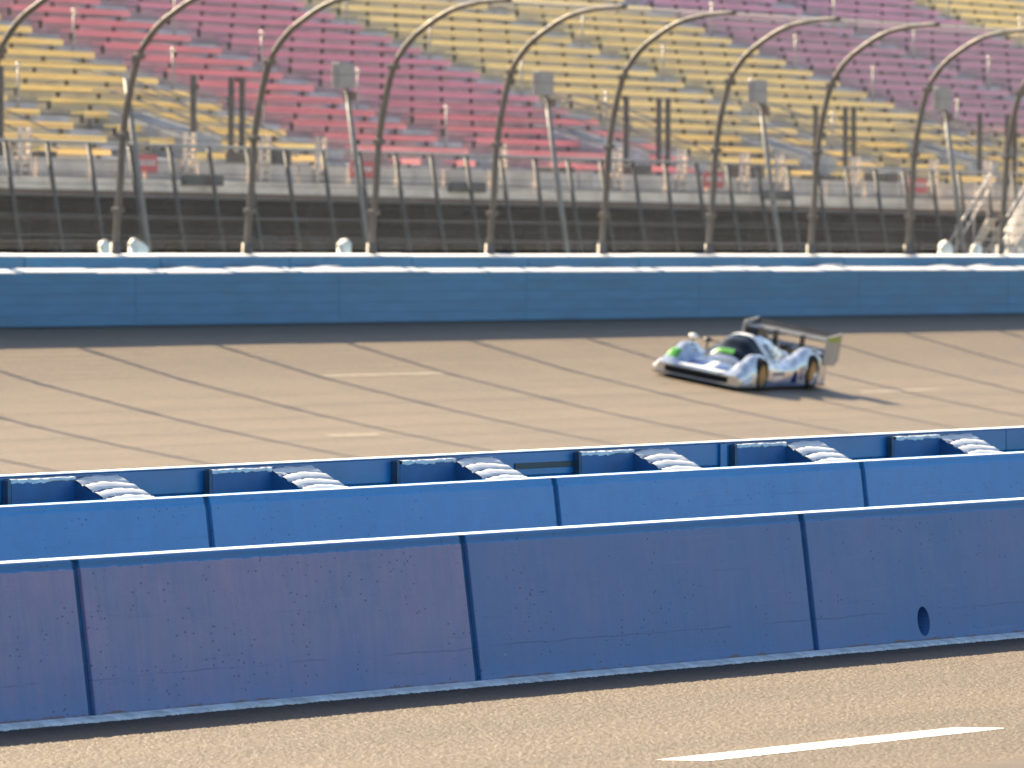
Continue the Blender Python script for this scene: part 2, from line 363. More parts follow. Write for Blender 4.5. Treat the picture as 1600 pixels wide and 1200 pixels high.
tones_n = [(0.6, .5, 0), (0.7, .5, 0), (0.95, 1, 0), (1.0, 1, 0), (0.42, .2, 0), (0.40, .2, 0), (0.5, .2, 0), (0.6, .2, 0), (0.5, 0, 0)]
pit_wall('nearest blue concrete pit wall of sloping panels with a round drain hole', 33.5, 1.05, 61.97 - 5.63 * 3, 5.63, 9, M['wall'], tones_n, hole=(5, 1.98, 0.185))
tones_2 = [(0.7, 0, 0), (0.55, 0, 0), (0.6, 0, 0), (0.75, 0, 0), (0.85, 0, 0), (0.8, 0, 0), (0.7, 0, 0), (0.6, 0, 0)]
X2 = 73.98 - 6.1 * 3
pit_wall('second blue concrete pit wall, behind the nearest one and in front of the foam trough', 38.87, 1.104, X2, 6.1, 8, M['wall2'], tones_2)

# ------------------------------------------------------------------ crash barriers (steel tubes on foam blocks)
WL, WD, WS = 0.78, 0.46, 0.52        # wedge: length along the barrier, depth across the trough, slope of its top
def wedge_mesh():
    return MB().prism([(0, -0.9), (0, -0.02), (-WD, -0.02 - WS * WD), (-WD, -0.9)][::-1], 0, WL).mesh('foam_block')
def laminate_mesh(seed):
    # wrinkled pale sheets lapped down the sloping top, each sagging in its middle
    rnd = random.Random(seed); b = MB(); n = 5; seg = 7; W = 10
    amp = [rnd.uniform(0.003, 0.008) for _ in range(n + 1)]; skew = [rnd.uniform(-0.25, 0.25) for _ in range(n + 1)]
    for i in range(n * seg + 1):
        u = i / (n * seg)
        for j in range(W + 1):
            w = j / W; q = u * n + 0.42 * math.sin(w * math.pi) - 0.2 + skew[min(n, int(u * n))] * (w - 0.5)
            ph = q % 1.0; bul = amp[int(q) % (n + 1)] * math.sin(math.pi * ph ** 0.6) - (0.02 if ph < 0.2 else 0.0)
            b.v.append(Vector((w * WL, -WD * u, -0.016 - WS * WD * u + bul)))
    for i in range(n * seg):
        for j in range(W):
            a = i * (W + 1) + j; b.f.append((a, a + W + 1, a + W + 2, a + 1))
    return b.mesh('laminate', smooth=True)
def ledge_mesh(seed):
    rnd = random.Random(seed); b = MB(); n = 18
    for i in range(n + 1):
        x = 1.0 * i / n; d = -0.05 + rnd.uniform(-0.02, 0.015)
        b.v += [Vector((x, 0, -0.016)), Vector((x, d, -0.024 + rnd.uniform(-0.006, 0.004))), Vector((x, d + 0.004, -0.05 + rnd.uniform(-0.012, 0.012))), Vector((x, 0, -0.07))]
    for i in range(n):
        for j in range(3):
            a = 4 * i + j; b.f.append((a, a + 4, a + 5, a + 1))
    return b.mesh('torn_ledge')
fb_me = wedge_mesh(); lam = [laminate_mesh(k) for k in range(4)]; led = [ledge_mesh(k) for k in range(3)]

inner = thing('safety_barrier', NEAR @ T((X2, 39.9, 0)), 'blue steel tube barrier with foam blocks behind the second pit wall', 'crash barrier')
IT = 1.29                                   # top of the tubes
tm = MB().box(0, 6.09, 0, 0.2, -0.1025, 0.1025).mesh('tube', bevel=0.012)
icm = MB().prism([(0.0, -0.002), (0.003, 0.003), (0.012, 0.007), (0.15, 0.007), (0.16, -0.002)], 0, 6.095).mesh('glare_coping')  # white strip paints the sunlit glint along the top tube
for i in range(8):
    for r_ in range(5):
        put('tube', tm, M['tube'], inner, (6.1 * i - 0.9, 0, IT - 0.1085 - 0.2065 * r_))
    put('glare_coping', icm, M['glare_coping'], inner, (6.1 * i - 0.9, 0, IT - 0.004))
BX = [73.78 - 3.27 * 2, 73.78 - 3.27, 73.78, 77.06, 80.33, 83.72, 86.82, 90.13, 93.4, 96.7]
slab_b = MB().box(0, 1.0, -0.045, -0.001, -0.9, -0.03).mesh('foam_slab')
brm = MB().box(-0.03, 0.02, -0.055, -0.002, -0.95, -0.035).mesh('bracket')
for k, X in enumerate(BX):
    x = X - 0.36 - X2
    fbo = put('foam_block', fb_me, M['foam'], inner, (x, -0.003, IT - 0.022))
    put('laminate', lam[k % 4], M['laminate'], fbo, (0, 0, 0.004))
    put('torn_ledge', led[k % 3], M['laminate'], inner, (x - 1.0, -0.003, IT - 0.008))
    put('foam_slab', slab_b, M['foam'], inner, (x - 1.0, -0.003, IT - 0.03))
    put('bracket', brm, M['bracket'], inner, (x - 1.04, 0, IT))
put('access_slot', MB().box(0, 1.1, -0.008, 0.0, -0.024, 0.024).mesh('access_slot', bevel=0.002), M['black'], inner, (83.72 - X2 - 2.55, -0.001, IT - 0.125))
for dx in (1.55, 1.9, 2.15):
    put('strap', MB().box(0, 0.13, -0.02, -0.001, -0.9, -0.02).mesh('strap'), M['tube'], inner, (86.82 - X2 - 3.2 + dx, 0, IT))

outer = thing('safety_barrier', FAR @ T((-60, 0, 0)), 'long blue steel tube barrier along the outer edge of the banked track', 'crash barrier')
tmf = MB().box(0, 9.89, 0, 0.2, 0.0, 0.2045).mesh('tube', bevel=0.004)
capf = MB().prism([(-0.012, 1.035), (-0.008, 1.05), (0.26, 1.115), (0.27, 1.05)], 0, 1).mesh('cap')  # sloped cap, coloured white for the glare on the barrier top
x = -60.0; i = 0
while x < 58:
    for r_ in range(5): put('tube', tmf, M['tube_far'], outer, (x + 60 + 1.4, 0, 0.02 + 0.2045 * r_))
    x += 9.9
x = -60.0
fbf = MB().prism_y([(0, -0.6), (1.5, -0.6), (1.5, -0.06), (0.9, 0.035), (0, -0.01)], 0, 0.4).mesh('foam_block')
k = 0
while x < 58:
    w = 3.27
    c = put('cap', capf, M['glare_coping'], outer, (x + 60, 0, random.uniform(-0.012, 0.008))); c.scale = (w - random.uniform(0.05, 0.3), 1, 1)
    put('foam_block', fbf, M['laminate'], outer, (x + 60 + random.uniform(0.9, 1.7), 0.29, 1.11 + random.uniform(-0.05, 0.03)))
    x += w; k += 1
ow = thing('outer_wall', FAR @ T((-60, 0.86, 0.26)), 'blue concrete outer wall with sun glare painted white on its top, under the catch fence', 'wall')
pm = MB().prism([(0, -0.5), (0, 1.085), (0.24, 1.085), (0.24, -0.5)], 0.02, 6.28).mesh('panel')
cw = MB().prism([(-0.012, 1.083), (-0.01, 1.10), (0.25, 1.145), (0.26, 1.08)], 0, 6.26).mesh('glare_coping')  # tilted strip with the top's sun glare put into its white colour
for i in range(19):
    p = put('panel', pm, M['tube_far'], ow, (i * 6.3, 0, 0)); put('glare_coping', cw, M['glare_coping'], ow, (i * 6.3, 0, random.uniform(-0.006, 0.006)))

# ------------------------------------------------------------------ catch fence
cf = thing('catch_fence', FAR @ T((1.435 - 6.32 * 9, 1.15, 0.30)), 'tall catch fence with arched steel posts leaning over the track', 'fence')
PP = [(1.13, 0.30), (1.10, 1.48), (1.0, 2.7), (0.94, 3.64), (0.81, 4.45), (0.59, 5.25), (0.23, 5.76), (-0.13, 6.05), (-0.57, 6.32), (-1.0, 6.47), (-1.58, 6.56), (-1.98, 6.575)]
def smooth_path(P, n=5):
    out = []
    for i in range(len(P) - 1):
        p0, p1, p2, p3 = P[max(i - 1, 0)], P[i], P[i + 1], P[min(i + 2, len(P) - 1)]
        for k in range(n):
            t = k / n
            out.append(tuple(0.5 * (2 * p1[a] + (p2[a] - p0[a]) * t + (2 * p0[a] - 5 * p1[a] + 4 * p2[a] - p3[a]) * t * t + (3 * p1[a] - p0[a] - 3 * p2[a] + p3[a]) * t ** 3) for a in (0, 1)))
    out.append(P[-1]); return out
SP = smooth_path(PP, 3)
pb = MB().tube([(0, y - 1.15, z - 0.30) for y, z in SP], 0.058, 12, 0.05)
for v_ in pb.v: v_.x *= 2.1                       # the posts are wide along the fence, shallow across it
post_me = pb.mesh('post', smooth=True)
pb = MB().tube([(0, -0.025, 0.0), (0, -0.055, 1.32)], 0.085, 12)
for v_ in pb.v: v_.x *= 1.9
sleeve_me = pb.mesh('sleeve', smooth=True)
clamp_me = MB().box(-0.15, 0.15, -0.08, 0.08, -0.05, 0.05).mesh('clamp', bevel=0.01)
for i in range(19):
    p = put('post', post_me, M['steel'], cf, (6.32 * i, 0, 0)); put('sleeve', sleeve_me, M['steel'], p)
    for (y, z) in ((1.04, 2.25), (0.93, 3.7), (0.6, 5.22)): put('clamp', clamp_me, M['steel'], p, (0, y - 1.15, z - 0.30))
# arc-length positions on the profile
acc = [0]
for a, b_ in zip(SP, SP[1:]): acc.append(acc[-1] + math.hypot(b_[0] - a[0], b_[1] - a[1]))
def on_prof(s):
    for i in range(len(acc) - 1):
        if acc[i] <= s <= acc[i + 1]:
            t = (s - acc[i]) / (acc[i + 1] - acc[i] + 1e-9); return (SP[i][0] + (SP[i + 1][0] - SP[i][0]) * t - 1.15, SP[i][1] + (SP[i + 1][1] - SP[i][1]) * t - 0.30)
    return (SP[-1][0] - 1.15, SP[-1][1] - 0.30)
FL = 6.32 * 18
cab_me = MB().tube([(0, 0, 0), (FL, 0, 0)], 0.0075, 6).mesh('cable')
s = 1.35
while s < acc[-1]:
    y, z = on_prof(s); put('cable', cab_me, M['cable'], cf, (0, y - 0.085, z)); s += 0.22 if s < 4.2 else 0.55
b = MB(); st = 0.062; ys = [on_prof(1.2 + (acc[-1] - 1.25) * i / 14) for i in range(15)]; rw = 0.0017
nw = int(FL / st)
for i in range(nw):
    x = i * st; n = len(b.v)
    for (y, z) in ys: b.v += [Vector((x - rw, y - 0.07, z)), Vector((x + rw, y - 0.07, z)), Vector((x, y - 0.07 - 2 * rw, z + 0.001))]
    for j in range(14):
        for k in range(3):
            a = n + 3 * j + k; c = n + 3 * j + (k + 1) % 3; b.f.append((a, c, c + 3, a + 3))
nh = int((acc[-1] - 1.25) / st)
for i in range(nh):
    y, z = on_prof(1.2 + i * st); n = len(b.v); y -= 0.073
    for x in (0, FL): b.v += [Vector((x, y, z - rw)), Vector((x, y, z + rw)), Vector((x, y - 2 * rw, z))]
    for k in range(3): b.f.append((n + k, n + (k + 1) % 3, n + 3 + (k + 1) % 3, n + 3 + k))
me = bpy.data.meshes.new('wire_mesh'); me.from_pydata([tuple(v) for v in b.v], [], b.f)
put('wire_mesh', me, M['wire'], cf, kind='stuff')

# ------------------------------------------------------------------ leaning poles with pale boxes
pl_me = MB().tube([(0, 0, 0), (0, 0.66, 4.68)], 0.075, 10, 0.055).mesh('pole', smooth=True)
bx_me = MB().box(-0.42, 0.42, -0.09, 0.09, -0.05, 0.5).mesh('box_head', bevel=0.02)
jb_me = MB().box(-0.14, 0.14, -0.10, 0.10, -0.24, -0.06).mesh('junction_box', bevel=0.012)
ft_me = MB().box(-0.2, 0.2, -0.2, 0.2, 0.0, 0.04).mesh('foot_plate', bevel=0.008)
for x, lab in ((-14.1, 'light grey leaning pole in front of the yellow seats at the left'), (-2.7, 'light grey leaning pole with pale box in front of the red seats'), (8.6, 'light grey leaning pole with pale box where pink seats meet yellow'), (21.9, 'light grey leaning pole with pale box in front of the right yellow seats'), (34.5, 'light grey leaning pole with pale box just left of the metal stairs')):
    t = thing('leaning_pole', FAR @ T((x + 6.9, 4.9, 0.30)), lab, 'pole', 'leaning poles behind the outer wall')
    put('pole', pl_me, M['pole'], t); put('foot_plate', ft_me, M['steel'], t)
    if x > -5:
        put('box_head', bx_me, M['lamp_box'], t, (-0.12, 0.68, 4.69)); put('junction_box', jb_me, M['brown'], t, (0.1, 0.62, 4.63))

# ------------------------------------------------------------------ grandstand
gs = thing('grandstand', STD @ T((0, 0, -2.2)), 'grandstand with stepped rows of yellow, red and purple benches', 'grandstand')
G = -2.2
def gput(name, me, m, loc=(0, 0, 0), parent=None): return put(name, me, m, parent or gs, (loc[0], loc[1], loc[2] - (G if parent is None else 0)))
XA, XB = -75.0, 110.0
TR, RI = 0.76, 0.289
def row_y(i): return 1.5 + TR * i
def row_z(i): return 0.631 + 0.38 * row_y(i)          # top of the bench of row i
NROW = 30
# each tier: tread with riser, one long step per row
step_me = MB().box(XA, XB, -0.40, TR - 0.40 + 0.1, -0.28 - RI, -0.28).mesh('step')
for i in range(-2, NROW): gput('step', step_me, M['riser'], (0, row_y(i), row_z(i) - 0.14))
gput('front_deck', MB().box(XA, XB, -1.0, 0.3, 0.06, 0.24).mesh('front_deck'), M['concrete'])
gput('fascia', MB().box(XA, XB, -1.08, -1.002, 0.02, 0.27).mesh('fascia'), M['fascia'])
gput('soffit_edge', MB().box(XA, XB, -1.06, -0.9, -0.09, 0.018).mesh('soffit_edge'), M['brown'])
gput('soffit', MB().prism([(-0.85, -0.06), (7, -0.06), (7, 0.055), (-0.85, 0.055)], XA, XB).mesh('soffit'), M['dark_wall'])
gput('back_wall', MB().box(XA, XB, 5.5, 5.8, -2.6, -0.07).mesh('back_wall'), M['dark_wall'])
gput('rear_wall', MB().box(XA, XB, row_y(NROW) + 0.2, row_y(NROW) + 0.5, -2.6, row_z(NROW) - 0.6).mesh('rear_wall'), M['concrete'])
col_me = MB().box(-0.2, 0.2, -0.2, 0.2, -2.45, -0.07).mesh('column', bevel=0.02)
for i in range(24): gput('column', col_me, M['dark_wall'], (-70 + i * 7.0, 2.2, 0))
parapet_me = MB().box(0, 2.6, -0.06, 0.06, 0.0, 0.42).mesh('parapet_panel', bevel=0.01)
for i in range(38): gput('parapet_panel', parapet_me, M['fascia'] if i % 3 else M['concrete'], (-50 + i * 2.75, -0.72, 0.245))
# sections: start, end, colour, vomitory span
SECS = [(-45.0, -34.0, 'ychair', None), (-31.4, -19.7, 'ychair', (-28.8, -26.5)), (-17.4, -8.2, 'ychair', (-16.0, -13.9)), (-5.9, 0.72, 'rchair', None), (3.1, 14.8, 'pchair', (9.7, 11.9)),
        (17.1, 28.7, 'pychair', (22.7, 24.9)), (30.9, 42.4, 'pychair', (35.0, 37.2)), (44.6, 56.2, 'vchair', (49.4, 51.6)), (58.7, 70.0, 'vchair', None), (71.8, 83.4, 'pychair', None), (85.6, 97.0, 'pychair', None)]
VOM_ROWS = range(0, 3)
bench_cache = {}; brackets = MB()
def bench(x0, x1, y, z, m):
    L = round(x1 - x0, 2)
    if L < 0.5: return
    if (L, m) not in bench_cache:
        b = MB().box(0, L, -0.15, 0.15, -0.075, 0.0); b.box(0, L, -0.165, -0.152, -0.128, 0.004)
        bench_cache[(L, m)] = b.mesh('bench')
    gput('bench', bench_cache[(L, m)], M[m], (x0, y, z))
    n = max(2, int(L / 1.9) + 1)
    for q in range(n):
        xx = x0 + 0.25 + (L - 0.5) * q / (n - 1); brackets.box(xx - 0.045, xx + 0.045, y - 0.03, y + 0.03, z - 0.25, z - 0.078)
for si, (a, e, m, vom) in enumerate(SECS):
    ymax = 10.6 + 0.068 * e + 2.6
    for i in range(-2, NROW):
        y, z = row_y(i), row_z(i)
        if y > ymax: break
        mm = m
        if m == 'pchair' and i < 4: mm = 'rchair'
        if m == 'vchair' and i < 4: mm = 'pychair' if a < 58 else 'vchair'
        if m == 'pychair' and i < 3: mm = 'ychair'
        if i < 0:                                   # front rows are short runs between the stairs
            for q in (0.0, 0.5):
                xa = a + (e - a) * q + 0.7 + (0.6 if i == -2 else 0); bench(xa, xa + (e - a) * 0.5 - 2.2 - (0.8 if i == -2 else 0), y, z, mm)
        elif vom and i in VOM_ROWS:
            bench(a, vom[0] - 0.12, y, z, mm); bench(vom[1] + 0.12, e, y, z, mm)
        else: bench(a, e, y, z, mm)
bk = gput('bracket', brackets.mesh('bracket'), M['dark_post']); bk['kind'] = 'stuff'
# vomitories: side walls, back wall, dark mouth and guard rails
for (a, e, m, vom) in SECS:
    if not vom: continue
    L = vom[1] - vom[0]; y0, y1 = 1.2, row_y(2) + 0.30; zt = row_z(2) + 0.02
    v = gput('vomitory', MB().prism([(y0, 0.25), (y1, 0.25), (y1, zt), (y1 - 0.3, zt), (y0, zt - 0.55)], 0, 0.14).prism([(y0, 0.25), (y1, 0.25), (y1, zt), (y1 - 0.3, zt), (y0, zt - 0.55)], L - 0.14, L).box(0.141, L - 0.141, y1 - 0.12, y1, 0.25, zt).mesh('vomitory'), M['riser'], (vom[0], 0, 0))
    put('portal', MB().box(0.35, L - 0.35, y1 - 0.16, y1 - 0.122, 0.26, zt - 0.35).mesh('portal'), M['black'], v)
    put('floor', MB().box(0.15, L - 0.15, y0, y1 - 0.17, 0.245, 0.80).mesh('floor'), M['concrete'], v)
    for dz in (0.05, 0.45, 0.85):
        for xx in (0.07, L - 0.07): put('guard_rail', MB().tube([(xx, y0 - 0.3, zt - 0.75 + dz + 0.1), (xx, y1 - 0.3, zt + dz), (xx, y1, zt + dz)], 0.024, 6).mesh('guard_rail'), M['rail'], v)
        put('guard_rail', MB().tube([(0.07, y1 - 0.05, zt + dz), (L - 0.07, y1 - 0.05, zt + dz)], 0.024, 6).mesh('guard_rail'), M['rail'], v)
    for xx in (0.0, L - 0.05, L + 0.55):
        put('post', MB().box(xx - 0.05, xx + 0.05, y0 - 0.3, y0 - 0.2, 0.25, zt + 0.75).mesh('post'), M['dark_post'], v)
    # handrails slanting down the front stair beside each mouth
    for dz in (0.0, 0.3, 0.6):
        put('stair_rail', MB().tube([(L + 0.2, y0 + 1.7, zt + 0.2 + dz), (L + 0.9, y0 - 1.4, 0.55 + dz)], 0.022, 6).mesh('stair_rail'), M['rail'], v)
# aisle posts with bright round tops, every fourth row beside each section
hp_me = MB().tube([(0, 0, -0.42), (0, 0, 0.62)], 0.026, 8).mesh('handrail_post', smooth=True)
kn_me = MB().ball((0, 0, 0.66), 0.06, 10, 6).mesh('knob', smooth=True)
for si, (a, e, m, vom) in enumerate(SECS):
    for i in range(1, NROW, 3):
        j = i + (si * 2) % 3
        if row_y(j) > 10.6 + 0.068 * e + 1.5: break
        o = gput('handrail_post', hp_me, M['rail'], (e + 0.95 + 0.25 * ((i // 3) % 2), row_y(j), row_z(j))); put('knob', kn_me, M['alu'], o)
# aisle half-steps
as_me = MB().box(0, 1.7, -0.30, 0.0, -0.14, 0.0).mesh('aisle_step')
for si, (a, e, m, vom) in enumerate(SECS[:-1]):
    for i in range(0, NROW):
        if row_y(i) > 10.6 + 0.068 * e + 2.2: break
        gput('aisle_step', as_me, M['riser'], (e + 0.3, row_y(i) - 0.41, row_z(i) - 0.42))
# things fixed along the front deck
lad = MB()
for xx in (0, 0.42): lad.box(xx - 0.04, xx + 0.04, -0.04, 0.04, 0.0, 1.0)
for k in range(6): lad.box(0.041, 0.379, -0.03, 0.03, 0.1 + k * 0.15, 0.16 + k * 0.15)
lad_me = lad.mesh('ladder')
for xx in (-20.6, -16.6, -13.5, -3.0, 4.2, 8.4, 12.6, 15.0, 20.4, 26.1, 30.2, -29.0): gput('ladder', lad_me, M['fascia'], (xx, -0.85, 0.27))
vent_me = MB().box(0, 2.0, -0.06, 0.06, 0.0, 0.22).mesh('vent_box', bevel=0.01)
for xx in (-21.4, -6.6, 13.2): gput('vent_box', vent_me, M['dark_post'], (xx, -1.145, 0.16))
ban_me = MB().box(0, 1.3, -0.015, 0.015, 0.0, 0.36).mesh('banner', bevel=0.004)
lt = MB()
for k in range(6): lt.box(0.13 + k * 0.18, 0.25 + k * 0.18, -0.0205, -0.0165, 0.14, 0.25)
lt_me = lt.mesh('lettering')
for xx in (-23.3, -11.5, 10.2, 24.6):
    o = gput('banner', ban_me, M['banner'], (xx, -0.80, 0.42)); put('lettering', lt_me, M['banner_white'], o)
for k, xx in enumerate((-27.5, -16.5, -15.2, 1.5, 6.4, 14.0, 19.0, 23.5)):
    o = gput('deck_box', MB().box(0, 0.9, -0.3, 0.3, 0.0, 0.55 + 0.1 * (k % 3)).mesh('deck_box', bevel=0.02), M['dark_post'], (xx, -0.3, 0.25))

# fence in front of the stand
sf = thing('spectator_fence', STD @ T((-70, -1.45, -2.2)), 'fence of dark upright posts and one grey top rail before the grandstand', 'fence')
sp_me = MB().tube([(0, -0.22, 0), (0, 0.28, 3.16)], 0.052, 8).mesh('post', smooth=True)
for i in range(68): put('post', sp_me, M['dark_post'], sf, (i * 2.06 + 0.4, 0, 0))
put('top_rail', MB().tube([(0, 0.28, 3.17), (140, 0.28, 3.17)], 0.032, 8).mesh('top_rail'), M['rail'], sf)
for k in range(6): put('wire', MB().tube([(0, -0.1 + 0.06 * k, 0.5 + 0.4 * k), (140, -0.1 + 0.06 * k, 0.5 + 0.4 * k)], 0.012, 5).mesh('wire'), M['cable'], sf)

# ------------------------------------------------------------------ metal stairs at the right
def stairs(x, lab):
    t = thing('metal_stairs', STD @ T((x, -3.25, -2.2)), lab, 'stairs', 'metal stairs up to the grandstand')
    n = 8; run, rise = 0.46, 0.25
    for yy in (0.0, 1.3):
        b = MB(); L = n * run; H = n * rise
        b.prism_y([(0, 0), (0.35, 0), (L, H - 0.25), (L, H), (L - 0.2, H)], yy, yy + 0.05); put('stringer', b.mesh('stringer'), M['alu'], t)
        for q in range(6 if yy == 0 else 2):
            dz = 0.22 + q * 0.18 if yy == 0 else 0.76 + 0.36 * q; b = MB().tube([(0.1, yy + 0.025, dz), (L, yy + 0.025, H + dz)], 0.03 if q < 4 else 0.04, 6); put('slope_rail', b.mesh('slope_rail', smooth=True), M['alu'], t)
        for xx in (0.15, L * 0.35, L * 0.7, L - 0.05): put('rail_post', MB().box(xx - 0.03, xx + 0.03, yy + 0.06, yy + 0.10, xx / L * H, xx / L * H + 1.15).mesh('rail_post'), M['alu'], t)
    tr = MB().box(0, 0.27, 0.055, 1.295, -0.04, 0.0).mesh('tread', bevel=0.006)
    for k in range(n): put('tread', tr, M['alu'], t, (k * run, 0, (k + 1) * rise))
    put('landing', MB().box(n * run + 0.05, n * run + 1.3, 0, 1.35, n * rise - 0.05, n * rise).mesh('landing'), M['alu'], t)
    for xx in (n * run + 0.1, n * run + 1.2):
        for yy in (0.05, 1.25): put('leg', MB().box(xx - 0.03, xx + 0.03, yy, yy + 0.06, 0, n * rise - 0.05).mesh('leg'), M['alu'], t)
    return t
stairs(23.8, 'left of the two aluminium staircases leading up to the grandstand')
stairs(27.0, 'right of the two aluminium staircases, cut by the right edge of the view')

# ------------------------------------------------------------------ small things behind the wall
def bundle(x, y, h, r, lab):
    b = MB().tube([(0, 0, 0), (0.02, 0, h * 0.6), (-0.01, 0, h - r)], r * 0.75, 10, r * 0.9)
    b.ball((0, 0, h - r), r, 12, 8, (1.1, 0.9, 1.0), 0.16)
    tag(put('white_bundle', b.mesh('white_bundle', smooth=True), M['bundle'], mw=FAR @ T((x, y, 0.30))), lab, 'bundle', 'white bundles behind the outer wall')
bundle(-12.5, 2.9, 1.36, 0.21, 'big white sunlit bundle just right of an arched fence post at the left')
bundle(-13.1, 2.7, 1.40, 0.13, 'thin white bundle against the arched fence post at the left')
bundle(-14.3, 2.8, 1.37, 0.13, 'small white bundle left of the big one behind the outer wall')
bundle(-2.1, 2.9, 1.40, 0.17, 'narrow white bundle behind the wall below the red seats')
bundle(34.2, 2.9, 1.42, 0.20, 'pale greenish bundle left of the metal stairs')
bundle(36.9, 3.1, 1.36, 0.16, 'small white bundle at the foot of the metal stairs')
cr_me = MB().box(-1.1, 1.1, -0.5, 0.5, 0, 1.0).box(-1.0, 1.0, -0.4, 0.4, 1.0, 1.12).mesh('storage_crate', bevel=0.03)
for k in range(14):
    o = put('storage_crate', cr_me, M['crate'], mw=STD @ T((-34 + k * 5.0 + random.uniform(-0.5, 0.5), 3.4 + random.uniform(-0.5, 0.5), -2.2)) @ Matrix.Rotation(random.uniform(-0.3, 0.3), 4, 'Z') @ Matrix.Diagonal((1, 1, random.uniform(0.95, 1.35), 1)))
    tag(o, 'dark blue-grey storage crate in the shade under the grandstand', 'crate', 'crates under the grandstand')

# ------------------------------------------------------------------ the racing car
def car_paint():
    m = bpy.data.materials.new('silver_car_paint'); m.use_nodes = True; nt = m.node_tree; b = nt.nodes['Principled BSDF']
    tc = nd(nt, 'TexCoord'); s = nd(nt, 'SeparateXYZ'); nt.links.new(tc.outputs['Object'], s.inputs[0])
    x, y, z = s.outputs
    # blue flash sweeping up along the lower side, paler silver above
    edge = math_n(nt, 'ADD', z, math_n(nt, 'MULTIPLY', math_n(nt, 'SINE', math_n(nt, 'MULTIPLY', x, 2.6)), 0.07))
    side = math_n(nt, 'MULTIPLY', maprange(nt, edge, 0.20, 0.30, 1.0, 0.0), maprange(nt, x, 1.7, 1.3))
    c = mixc(nt, math_n(nt, 'MULTIPLY', side, 0.85), (0.70, 0.70, 0.69), (0.04, 0.17, 0.52))
    hood_panel_sky = math_n(nt, 'MULTIPLY', maprange(nt, x, 1.15, 1.35), maprange(nt, math_n(nt, 'ABSOLUTE', y), 0.66, 0.50))
    c = mixc(nt, math_n(nt, 'MULTIPLY', hood_panel_sky, 0.7), c, (0.10, 0.19, 0.34))  # hood blue: sky reflection painted in together with the blue panel
    nt.links.new(c, b.inputs['Base Color']); b.inputs['Roughness'].default_value = 0.16; b.inputs['Metallic'].default_value = 0.75
    b.inputs['Coat Weight'].default_value = 0.6; b.inputs['Coat Roughness'].default_value = 0.08
    return m
M['car'] = car_paint()
M['glass'] = mat('dark_tinted_glass', (0.008, 0.011, 0.014), 0.12, var=0.1, spec=0.35)
M['tyre'] = mat('tyre_rubber', (0.015, 0.015, 0.016), 0.8, var=0.2)
M['gold'] = mat('gold_rim', (0.50, 0.33, 0.13), 0.35, metal=0.5, var=0.1)
M['silver'] = mat('silver_rim_edge', (0.75, 0.75, 0.75), 0.2, metal=0.9, var=0.05)
M['green'] = mat('green_sticker', (0.09, 0.36, 0.05), 0.4, var=0.1)
M['lime'] = mat('lime_sticker', (0.32, 0.42, 0.03), 0.4, var=0.1)
M['navy'] = mat('navy_sticker', (0.03, 0.07, 0.25), 0.4, var=0.1)
M['cwhite'] = mat('white_sticker', (0.82, 0.82, 0.82), 0.35, var=0.05)
M['carbon'] = mat('black_carbon', (0.018, 0.018, 0.02), 0.35, var=0.2)
M['wing'] = mat('dark_grey_wing', (0.14, 0.135, 0.125), 0.3, var=0.1)
M['endplate'] = mat('grey_endplate', (0.42, 0.40, 0.36), 0.4, var=0.1)
WB = 1.43; CY = -5.575; CX = -1.17
bank = math.atan2(track_z(CY + 0.93) - track_z(CY - 0.93), 1.86)
cb, sb = math.cos(bank), math.sin(bank)
CAR = FAR @ Matrix(((-1, 0, 0, CX), (0, -cb, -sb, CY), (0, -sb, cb, track_z(CY) + 0.006), (0, 0, 0, 1)))
car = thing('race_car', CAR, 'low silver and blue racing car with a tall rear wing on the banked track', 'car')
def lerp_tab(t, x):
    if x <= t[0][0]: return t[0][1]
    for (a, va), (b_, vb) in zip(t, t[1:]):
        if x <= b_:
            u = (x - a) / (b_ - a); u = u * u * (3 - 2 * u); return va + (vb - va) * u
    return t[-1][1]
HALF = [(-2.35, 0.93), (-1.5, 0.99), (-0.6, 0.97), (0.3, 0.93), (1.0, 0.98), (1.6, 1.0), (2.2, 0.98), (2.75, 0.90)]
ZC = [(-2.35, 0.58), (-1.6, 0.66), (-0.8, 0.70), (0.2, 0.60), (1.0, 0.52), (1.5, 0.42), (2.1, 0.33), (2.6, 0.275)]
ZF = [(-2.35, 0.70), (-1.85, 0.80), (-1.35, 0.83), (-0.75, 0.66), (-0.3, 0.50), (0.3, 0.46), (0.75, 0.56), (1.2, 0.70), (1.55, 0.705), (2.0, 0.56), (2.35, 0.38), (2.6, 0.28)]
ZV = [(-2.35, 0.52), (-1.5, 0.50), (-0.5, 0.46), (0.5, 0.44), (1.2, 0.41), (2.6, 0.27)]
def body_z(x, y):
    w = lerp_tab(HALF, x); a = abs(y)
    zc, zf, zv = lerp_tab(ZC, x), lerp_tab(ZF, x), lerp_tab(ZV, x)
    centre = zv + (zc - zv) * math.exp(-(a / 0.36) ** 4) if x < 1.2 else zv + (zc - zv) * math.exp(-(a / 0.52) ** 4)
    f = math.exp(-(abs(a - 0.745) / 0.20) ** 3)
    z = centre + max(0, zf - centre) * f if zf > centre else centre
    e = max(0, (a - (w - 0.10)) / 0.10)
    return z - 0.10 * (1 - math.sqrt(max(0, 1 - min(1, e) ** 2)))
def nose_x(v): return 2.70 - 0.16 * abs(v) ** 3
NXg, NYg = 76, 48
b = MB(); top = []; bot = []
for i in range(NXg + 1):
    rt, rb_ = [], []
    for j in range(NYg + 1):
        v = -1 + 2 * j / NYg; x = -2.35 + (nose_x(v) + 2.35) * i / NXg; y = v * lerp_tab(HALF, x)
        rt.append(len(b.v)); b.v.append(Vector((x, y, body_z(x, y))))
    top.append(rt)
